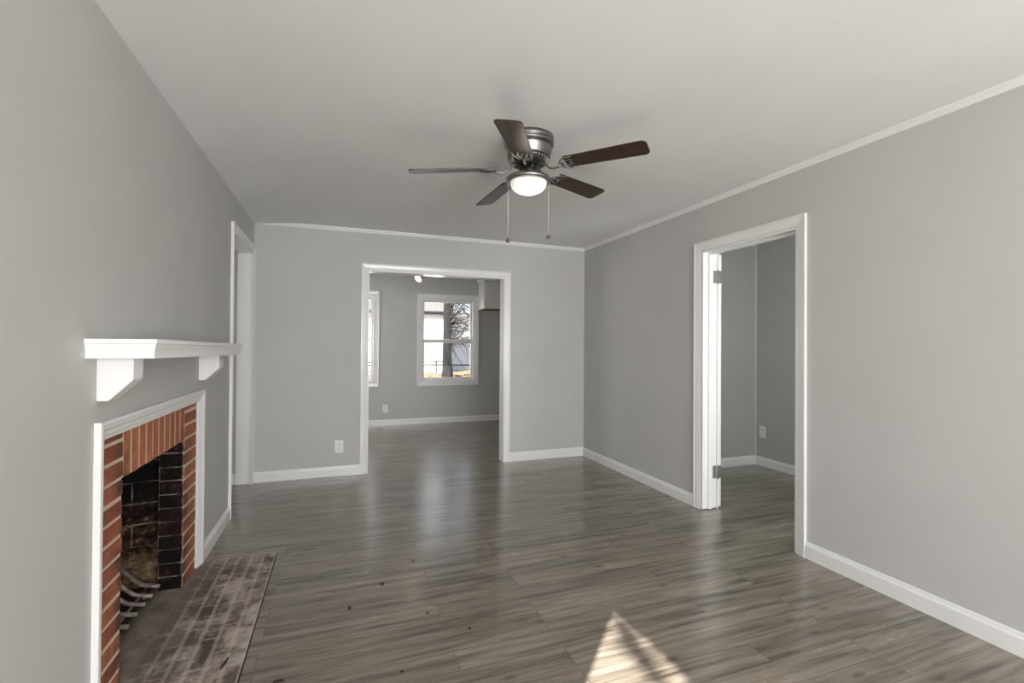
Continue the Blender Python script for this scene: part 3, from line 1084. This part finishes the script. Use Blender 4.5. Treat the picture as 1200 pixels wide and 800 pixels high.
def bracket_mesh():
    mb = MB()
    mb.tube([(0.060, 0, 0.030), (0.085, 0, 0.026), (0.105, 0, 0.008), (0.125, 0, -0.012), (0.150, 0, -0.020), (0.175, 0, -0.016), (0.195, 0, -0.008)],
            [0.009, 0.009, 0.0075, 0.007, 0.007, 0.008, 0.009], 10, flat=0.7)
    pit = Matrix.Rotation(-0.18, 4, 'X')
    t2 = MB()
    arc = [(0.268, 0.050, -0.004)]
    for i in range(13):
        a = math.radians(90 + 180 * i / 12)
        arc.append((0.236 + 0.048 * math.cos(a), 0.050 * math.sin(a), -0.006))
    arc.append((0.268, -0.050, -0.004))
    t2.tube(arc, [0.004] + [0.0062] * 13 + [0.004], 8, flat=0.6)
    for s in (-1, 1):
        t2.tube([(0.192, 0.004 * s, -0.007), (0.215, 0.012 * s, -0.007), (0.235, 0.026 * s, -0.006), (0.262, 0.022 * s, -0.004), (0.245, 0.008 * s, -0.005)],
                [0.006, 0.0055, 0.005, 0.005, 0.004], 8, flat=0.6)
        t2.lathe([(0, -0.0085), (0.006, -0.0075), (0.007, -0.003), (0, -0.003)], (0.262, 0.050 * s, 0), 12)
    t2.lathe([(0, -0.0105), (0.007, -0.0095), (0.008, -0.003), (0, -0.003)], (0.247, 0, 0), 12)
    for v in t2.bm.verts:
        v.co = pit @ v.co
    mb._merge(t2.bm.copy())
    t2.bm.free()
    return mb


b0 = fan_part(blade_mesh(), 'blade', WALNUT)
k0 = fan_part(bracket_mesh(), 'blade_bracket', NICKEL)
tiltM = Matrix.Rotation(-0.046, 4, 'Y')
for i in range(5):
    bl = b0 if i == 0 else b0.copy()
    kb = k0 if i == 0 else k0.copy()
    if i:
        COL.objects.link(bl)
        COL.objects.link(kb)
    mm = Matrix.Translation((0, 0, -0.178)) @ tiltM @ Matrix.Rotation(math.radians(-47.8 + 72 * i), 4, 'Z')
    bl.matrix_local = mm
    kb.matrix_local = mm

# pull chains
FOB = plain('grey_chain_fob', srgb(84, 81, 78), 0.5)
lat = Vector((math.cos(ya), -math.sin(ya), 0))
for s, zl in ((-1, 1.872), (1, 1.892)):
    px, py = lat.x * 0.112 * s, lat.y * 0.112 * s
    zb = zl - H
    ch = MB().tube([(px, py, -0.235), (px, py, zb + 0.01)], 0.0008, 6)
    co = fan_part(ch, 'pull_chain', PLASTIC)
    fob = MB().lathe([(0, -0.0125), (0.007, -0.0105), (0.0115, -0.005), (0.0125, 0.001), (0.010, 0.007), (0.005, 0.011), (0.003, 0.016), (0, 0.017)], (px, py, zb), 20)
    fan_part(fob, 'chain_fob', FOB, co)
bl_d = bpy.data.lights.new('fan_bulb', 'POINT')
bl_d.energy = 1.2
bl_d.color = (1.0, 0.88, 0.72)
bl_d.shadow_soft_size = 0.09
blo = bpy.data.objects.new('fan_bulb', bl_d)
COL.objects.link(blo)
blo.location = (FC.x, FC.y, 2.07)

# ------------------------------------------------------------------ outlets
def outlet(loc, rz, label):
    o = thing('wall_outlet', loc, label, 'outlet', rz=rz)
    # local: face toward -y
    MB().box((-0.040, -0.006, 0), (0.040, 0, 0.122), bevel=0.0025).build('cover_plate', PLASTIC, o, local=True)
    for z in (0.038, 0.084):
        fc = MB()
        pr = []
        for i in range(24):
            a = 2 * math.pi * i / 24
            pr.append((max(-0.0145, min(0.0145, 0.0185 * math.cos(a))), -0.006, z + 0.0165 * math.sin(a)))
        fc.prism(pr, (0, -0.0022, 0))
        r = fc.build('receptacle', PLASTIC, o, local=True)
        sl = MB()
        for x, hh in ((-0.0065, 0.0045), (0.0065, 0.0055)):
            sl.box((x - 0.0013, -0.0088, z + 0.004 - hh), (x + 0.0013, -0.0080, z + 0.004 + hh))
        sl.lathe([(0, -0.0008), (0.003, -0.0008), (0.003, 0.0008), (0, 0.0008)], (0, 0, 0), 10)
        for v in sl.bm.verts:
            if abs(v.co.y) < 0.004 and abs(v.co.z) < 0.002:
                v.co = Vector((v.co.x, -0.0084 + v.co.z, z - 0.008 + v.co.y))
        sl.build('slot', DARKSLOT, r, local=True)
    MB().lathe([(0, -0.001), (0.003, -0.0008), (0.003, 0.001)], (0, -0.0062, 0.061), 10).build('screw', HINGE, o, local=True)
    return o


outlet((-0.004, YB, 0.226), 0, 'white duplex outlet low on the wall left of the wide opening')
outlet((0.680, KY, 0.207), 0, 'white duplex outlet on the kitchen wall between the windows')
outlet((BX1, 3.870, 0.307), -math.pi / 2, 'white duplex outlet on the bedroom wall seen through the doorway')

# ------------------------------------------------------------------ kitchen things
cx0, cx1, cy0, cy1, cz0, cz1 = 2.205, 3.40, 7.40, KY, 1.885, 2.345
cb = thing('wall_cabinet', ((cx0 + cx1) / 2, cy1, cz0), 'white upper kitchen cabinet on the wall right of the window', 'cabinet')
MB().box((cx0, cy0, cz0 + 0.004), (cx1, cy1, cz1), bevel=0.002).build('body', CABINET, cb)
MB().box((cx0 + 0.002, cy0 + 0.002, cz0), (cx1 - 0.002, cy1, cz0 + 0.006)).build('bottom_panel', RAWWOOD, cb)
for i in range(2):
    d0 = cx0 + 0.012 + i * 0.594
    dm = MB()
    dm.box((d0, cy0 - 0.019, cz0 + 0.014), (d0 + 0.578, cy0, cz1 - 0.012), bevel=0.003)
    dm.build('door', CABINET, cb)
crp = [(0, 0), (0.010, 0), (0.016, 0.012), (0.034, 0.032), (0.040, 0.036), (0.040, 0.050), (0, 0.050)]
cpath = [Vector((cx0, cy1, cz1)), Vector((cx0, cy0 - 0.002, cz1)), Vector((cx1, cy0 - 0.002, cz1))]
t_ = MB()
rings = []
tb = bmesh.new()
for p, dirs in zip(cpath, ((Vector((-1, 0, 0)),), (Vector((-1, -1, 0)),), (Vector((0, -1, 0)),))):
    d = dirs[0]
    rings.append([tb.verts.new(p + d * u + Vector((0, 0, z))) for u, z in crp])
for a_, b__ in zip(rings, rings[1:]):
    for i in range(len(crp)):
        j_ = (i + 1) % len(crp)
        tb.faces.new((a_[i], a_[j_], b__[j_], b__[i]))
tb.faces.new(list(reversed(rings[0])))
tb.faces.new(rings[-1])
bmesh.ops.recalc_face_normals(tb, faces=tb.faces)
t_._merge(tb)
t_.build('crown_moulding', CABINET, cb)

# spotlight on the kitchen ceiling
SP = Vector((1.02, 6.70, 2.225))
sp_ = thing('ceiling_spotlight', (SP.x - 0.03, SP.y, H), 'small warm lit spotlight hanging from the kitchen ceiling', 'spotlight')
MB().lathe([(0, H), (0.055, H), (0.055, H - 0.012), (0.04, H - 0.022), (0, H - 0.022)], (SP.x - 0.03, SP.y, 0), 24).build('ceiling_plate', NICKEL, sp_)
MB().tube([(SP.x - 0.03, SP.y, H - 0.02), (SP.x - 0.03, SP.y, H - 0.10)], 0.006, 8).build('stem', NICKEL, sp_)
axis = Vector((-0.62, -0.50, -0.56)).normalized()
rot = axis.to_track_quat('Z', 'Y').to_matrix().to_4x4()
hd = MB().lathe([(0, -0.115), (0.018, -0.112), (0.026, -0.095), (0.046, -0.045), (0.062, 0.0), (0.060, 0.0), (0.042, -0.04)], n=28)
for v in hd.bm.verts:
    v.co = rot @ v.co + SP
hd.build('lamp_head', NICKEL, sp_)
bb = MB().lathe([(0, 0.016), (0.028, 0.012), (0.048, 0.004), (0.058, -0.004), (0.042, -0.035), (0, -0.04)], n=28)
for v in bb.bm.verts:
    v.co = rot @ v.co + SP
bb.build('bulb', BULB, sp_)
kd = bpy.data.lights.new('kitchen_spot_bulb', 'SPOT')
kd.energy = 10
kd.color = (1.0, 0.86, 0.68)
kd.spot_size = math.radians(80)
kd.spot_blend = 0.6
kd.shadow_soft_size = 0.04
ko = bpy.data.objects.new('kitchen_spot_bulb', kd)
COL.objects.link(ko)
ko.location = SP + axis * 0.03
ko.rotation_euler = axis.to_track_quat('-Z', 'Y').to_euler()

# floor register
vx0, vx1, vy0, vy1 = 0.36, 0.635, 7.40, 7.55
rg = thing('floor_register', ((vx0 + vx1) / 2, (vy0 + vy1) / 2, 0), 'small pale metal floor vent by the kitchen baseboard', 'floor vent')
f_ = MB()
f_.box((vx0, vy0, 0.0), (vx1, vy0 + 0.022, 0.006), bevel=0.002)
f_.box((vx0, vy1 - 0.022, 0.0), (vx1, vy1, 0.006), bevel=0.002)
f_.box((vx0, vy0, 0.0), (vx0 + 0.022, vy1, 0.006), bevel=0.002)
f_.box((vx1 - 0.022, vy0, 0.0), (vx1, vy1, 0.006), bevel=0.002)
REGM = plain('tan_register_metal', srgb(226, 216, 202), 0.45)
f_.build('rim', REGM, rg)
l_ = MB()
x = vx0 + 0.03
while x < vx1 - 0.026:
    l_.box((x, vy0 + 0.02, 0.001), (x + 0.006, vy1 - 0.02, 0.005))
    x += 0.014
l_.build('louver', REGM, rg)
MB().box((vx0 + 0.02, vy0 + 0.02, 0.0), (vx1 - 0.02, vy1 - 0.02, 0.0012)).build('duct', BLACK, rg)

# ------------------------------------------------------------------ crumbs on the floor
CRUMB = plain('dark_wood_crumb', srgb(46, 34, 26), 0.9)
def crumb_bm(r, sx):
    t = bmesh.new()
    bmesh.ops.create_icosphere(t, subdivisions=2, radius=r)
    for v in t.verts:
        v.co.x *= sx
        v.co *= random.uniform(0.7, 1.2)
        v.co.z = max(-r * 0.45, v.co.z * 0.7)
    return t


crumbs = [((0.419, 2.850), 0.008, 1.3, 'bit of dark debris on the floor, farthest back in the row'),
          ((0.224, 2.627), 0.009, 1.5, 'bit of dark debris on the floor midway along the row'),
          ((0.054, 2.441), 0.009, 1.2, 'bit of dark debris on the planks nearest the hearth corner'),
          ((0.405, 2.27), 0.007, 1.1, 'small bit of dark debris, second from the sunlit patch'),
          ((0.565, 2.085), 0.008, 1.2, 'bit of dark debris nearest the sunlit patch of floor'),
          ((0.24, 1.90), 0.007, 1.2, 'bit of dark debris on the bare floor, low centre of the photo'),
          ((-0.212, 2.000), 0.010, 2.6, 'long dark splinter on the planks beside the hearth')]
for (x, y), r, sx, lab in crumbs:
    t = MB()
    t._merge(crumb_bm(r * 0.75, sx))
    for v in t.bm.verts:
        v.co += Vector((x, y, r * 0.33))
    tag(t.build('debris_crumb', CRUMB), lab, 'debris', 'dark crumbs on the plank floor')
sp2 = MB()
sp2.tube([(-0.432, 2.135, 0.013), (-0.424, 2.165, 0.014), (-0.418, 2.20, 0.013)], [0.003, 0.005, 0.003], 8)
tag(sp2.build('debris_splinter', CRUMB), 'thin black splinter lying on the dusty hearth bricks', 'debris')

# ------------------------------------------------------------------ outside
gv = MB()
t = bmesh.new()
prof = [(7.90, -0.25), (9.0, -0.1), (10.2, 0.42), (11.5, 0.50), (14.0, 0.50), (40.0, 0.55)]
rows = []
for y, z in prof:
    rows.append([t.verts.new((x, y, z + 0.03 * math.sin(x * 1.7 + y))) for x in [-14 + i * 1.5 for i in range(29)]])
for a_, b__ in zip(rows, rows[1:]):
    for i in range(len(a_) - 1):
        t.faces.new((a_[i], a_[i + 1], b__[i + 1], b__[i]))
gv._merge(t)
structure(gv.build('ground_back_yard', LAWN), 'leaf strewn winter yard outside the kitchen windows', 'ground')
structure(MB().box((-30, -30, -0.60), (-2.6, 7.7, -0.30)).build('ground_side_yard', LAWN), 'winter yard outside the left wall', 'ground')

# neighbour's house
hs = thing('neighbor_house', (0.5, 14.5, 0.5), 'white walled neighbour house with dark eave seen through the window', 'house')
MB().box((-6.0, 13.0, 0.3), (2.70, 17.0, 2.20)).build('wall', WHITEWALL, hs)
MB().box((2.70, 12.985, 0.3), (2.80, 13.1, 2.20)).build('corner_board', FASCIA, hs)
MB().prism([(-6.3, 12.88, 2.22), (-6.3, 15.0, 3.5), (-6.3, 17.4, 2.3), (-6.3, 17.4, 2.2), (-6.3, 12.88, 2.16)], (9.12, 0, 0)).build('roof', ROOFPALE, hs)
MB().tube([(-6.3, 12.86, 2.165), (2.82, 12.86, 2.165)], 0.045, 10).build('gutter', GUTTER, hs)
# low pipe fence before it
pf = thing('pipe_fence', (1.0, 12.45, 0.42), 'low dark two-rail pipe fence before the white house', 'fence')
for z, x1, r in ((0.835, 2.60, 0.02), (0.745, 4.6, 0.022)):
    MB().tube([(-3.5, 12.45, z), (x1, 12.45, z)], r, 8).build('rail', RAILM, pf)
for x in (-3.0, -1.2, 0.6, 2.40):
    MB().tube([(x, 12.45, 0.42), (x, 12.45, 0.86)], 0.02, 8).build('post', RAILM, pf)

# shed with pale siding
sh = thing('shed', (4.3, 14.6, 0.5), 'pale lap sided shed with a white sloping roof beyond the tree', 'shed')
MB().prism([(3.02, 14.0, 0.3), (5.6, 14.0, 0.3), (5.6, 14.0, 1.55), (4.6, 14.0, 1.86), (3.02, 14.0, 1.34)], (0, 2.4, 0)).build('wall', SIDING, sh)
MB().prism([(2.92, 13.85, 1.32), (4.6, 13.85, 1.875), (5.8, 13.85, 1.50), (5.8, 13.85, 1.56), (4.6, 13.85, 1.95), (2.92, 13.85, 1.39)], (0, 2.7, 0)).build('roof', SNOWROOF, sh)
# garage behind
ga = thing('garage', (5.0, 18.0, 0.5), 'grey roofed garage behind the shed, crossed by branches', 'garage')
MB().box((3.3, 17.2, 0.3), (9.5, 20.5, 1.70)).build('wall', plain('dark_board_wall', srgb(84, 84, 80), 0.8), ga)  # plain dark grey boards below the eave
MB().prism([(3.1, 16.9, 1.72), (3.1, 18.9, 2.62), (3.1, 20.9, 1.72)], (6.8, 0, 0)).build('roof', ROOFPALE, ga)
MB().box((3.1, 16.86, 1.66), (9.9, 16.92, 1.745)).build('fascia', WHITEWALL, ga)


# trees
def grow(mb_tr, mb_br, base, height, r, lean, levels=4, spread=0.75, seed=1, first=0.35):
    rnd = random.Random(seed)
    def limb(p, d, L, rad, lev):
        n = 6
        pts = [p.copy()]
        rr = [rad]
        q, dd = p.copy(), d.copy()
        for i in range(n):
            dd = (dd + Vector((rnd.uniform(-1, 1), rnd.uniform(-1, 1), rnd.uniform(-0.3, 0.7))) * (0.05 if lev == 0 else 0.17)).normalized()
            q = q + dd * (L / n)
            pts.append(q.copy())
            rr.append(rad * (1 - 0.55 * (i + 1) / n))
        (mb_tr if lev == 0 else mb_br).tube(pts, rr, 10 if lev == 0 else (6 if lev < 3 else 4))
        if lev >= levels:
            return
        kids = 6 if lev == 0 else 4
        for k_ in range(kids):
            t_ = rnd.uniform(first if lev == 0 else 0.25, 1.0)
            i = min(n - 1, int(t_ * n))
            pos = pts[i].lerp(pts[i + 1], t_ * n - i)
            ax = Vector((rnd.uniform(-1, 1), rnd.uniform(-1, 1), rnd.uniform(-0.2, 0.5))).normalized()
            nd = (dd * (1 - spread) + ax * spread).normalized()
            limb(pos, nd, L * rnd.uniform(0.4, 0.62), max(rr[i] * 0.5, 0.004), lev + 1)
    limb(Vector(base), Vector((lean[0], lean[1], 1)).normalized(), height, r, 0)


tr_ = thing('bare_tree', (2.37, 11.0, 0.45), 'rough barked leafless tree filling the middle of the kitchen window', 'tree')
a_, b__ = MB(), MB()
grow(a_, b__, (2.37, 11.0, 0.40), 6.0, 0.118, (0.015, 0), 4, 0.8, 11, 0.18)
a_.tube([(2.385, 11.0, 0.35), (2.385, 11.0, 0.55), (2.385, 11.0, 0.8)], [0.20, 0.145, 0.118], 12)
a_.tube([(2.47, 10.93, 0.45), (2.44, 10.92, 1.0), (2.46, 10.95, 1.7), (2.50, 10.95, 2.4)], [0.035, 0.03, 0.028, 0.02], 8)
rv = random.Random(3)
for i in range(150):
    p = Vector((2.42 + rv.uniform(-0.05, 0.12), 11.0 + rv.uniform(-0.12, 0.12), rv.uniform(1.25, 2.9)))
    d = Vector((rv.uniform(0.1, 1.0), rv.uniform(-0.5, 0.5), rv.uniform(-0.35, 0.8))).normalized()
    pts = [p]
    for k_ in range(7):
        d = (d + Vector((rv.uniform(-0.7, 0.7), rv.uniform(-0.6, 0.6), rv.uniform(-0.75, 0.65))) * 0.55).normalized()
        p = p + d * rv.uniform(0.08, 0.17)
        pts.append(p)
    r_ = rv.uniform(0.006, 0.013)
    b__.tube(pts, [r_ * (1 - 0.1 * k_) for k_ in range(8)], 5)
a_.build('trunk', BARK, tr_)
b__.build('branches', TWIG, tr_)

tr2 = thing('thin_tree', (3.75, 12.4, 0.48), 'thin leafless sapling standing before the pale shed', 'tree')
a_, b__ = MB(), MB()
grow(a_, b__, (3.42, 12.6, 0.45), 3.4, 0.035, (0.03, 0), 3, 0.7, 23, 0.25)
a_.build('trunk', TWIG, tr2)
b__.build('branches', TWIG, tr2)

# side-yard tree whose branches cross the sun on its way to the left window
ST = -SUN_TRAVEL
def sunline(x, y, s):
    return Vector((x, y, 0)) + ST * s
tr3 = thing('side_tree', (-3.6, -3.9, -0.3), 'leafless tree in the side yard left of the room', 'tree')
a_, b__ = MB(), MB()
top = sunline(1.14, 1.35, 7.0)
a_.tube([(-3.6, -3.9, -0.3), (-3.4, -3.8, 1.2), tuple(top - Vector((0.1, 0.0, 1.3))), tuple(top)], [0.12, 0.09, 0.06, 0.045], 10)
fork = sunline(1.185, 1.64, 7.0)
b__.tube([tuple(top), tuple(sunline(1.165, 1.50, 7.0)), tuple(fork)], [0.028, 0.022, 0.026], 8)
b__.tube([tuple(fork), tuple(sunline(1.195, 1.73, 7.0)), tuple(sunline(1.215, 1.80, 7.0)), tuple(sunline(1.24, 1.92, 7.0)), tuple(sunline(1.30, 2.2, 7.0))], [0.028, 0.042, 0.045, 0.018, 0.012], 8)
b__.tube([tuple(fork), tuple(sunline(1.24, 1.665, 7.0)), tuple(sunline(1.30, 1.655, 7.0)), tuple(sunline(1.42, 1.68, 7.0))], [0.020, 0.017, 0.012, 0.008], 8)
b__.tube([tuple(sunline(1.195, 1.73, 7.0)), tuple(sunline(1.13, 1.74, 7.05)), tuple(sunline(1.10, 1.83, 7.0)), tuple(sunline(1.0, 1.95, 7.1))], [0.012, 0.009, 0.007, 0.005], 8)
b__.tube([tuple(top), tuple(sunline(1.30, 1.48, 7.0)), tuple(sunline(1.37, 1.58, 7.0))], [0.03, 0.022, 0.03], 8)
a_.build('trunk', BARK, tr3)
b__.build('branches', TWIG, tr3)

# fallen leaves against the white house
lv = MB()
rnd = random.Random(5)
for i in range(900):
    x = rnd.uniform(-1.0, 3.2)
    y = rnd.uniform(11.2, 12.36)
    z = 0.50 + rnd.uniform(0, 0.11) * (1 if y > 11.8 else 0.4) + 0.03 * math.sin(x * 1.7 + y)
    s = rnd.uniform(0.03, 0.06)
    rm = Matrix.Rotation(rnd.uniform(0, 6.28), 4, 'Z') @ Matrix.Rotation(rnd.uniform(-1.0, 1.0), 4, 'X')
    vv = [lv.bm.verts.new(Vector((x, y, z)) + rm @ Vector(p)) for p in ((-s, 0, 0), (0, -s * 0.5, s * 0.2), (s, 0, 0), (0, s * 0.5, s * 0.2))]
    lv.bm.faces.new(vv)
tag(lv.build('fallen_leaves', LEAF), 'drift of tan dead leaves along the foot of the white house', 'leaves', kind='stuff')
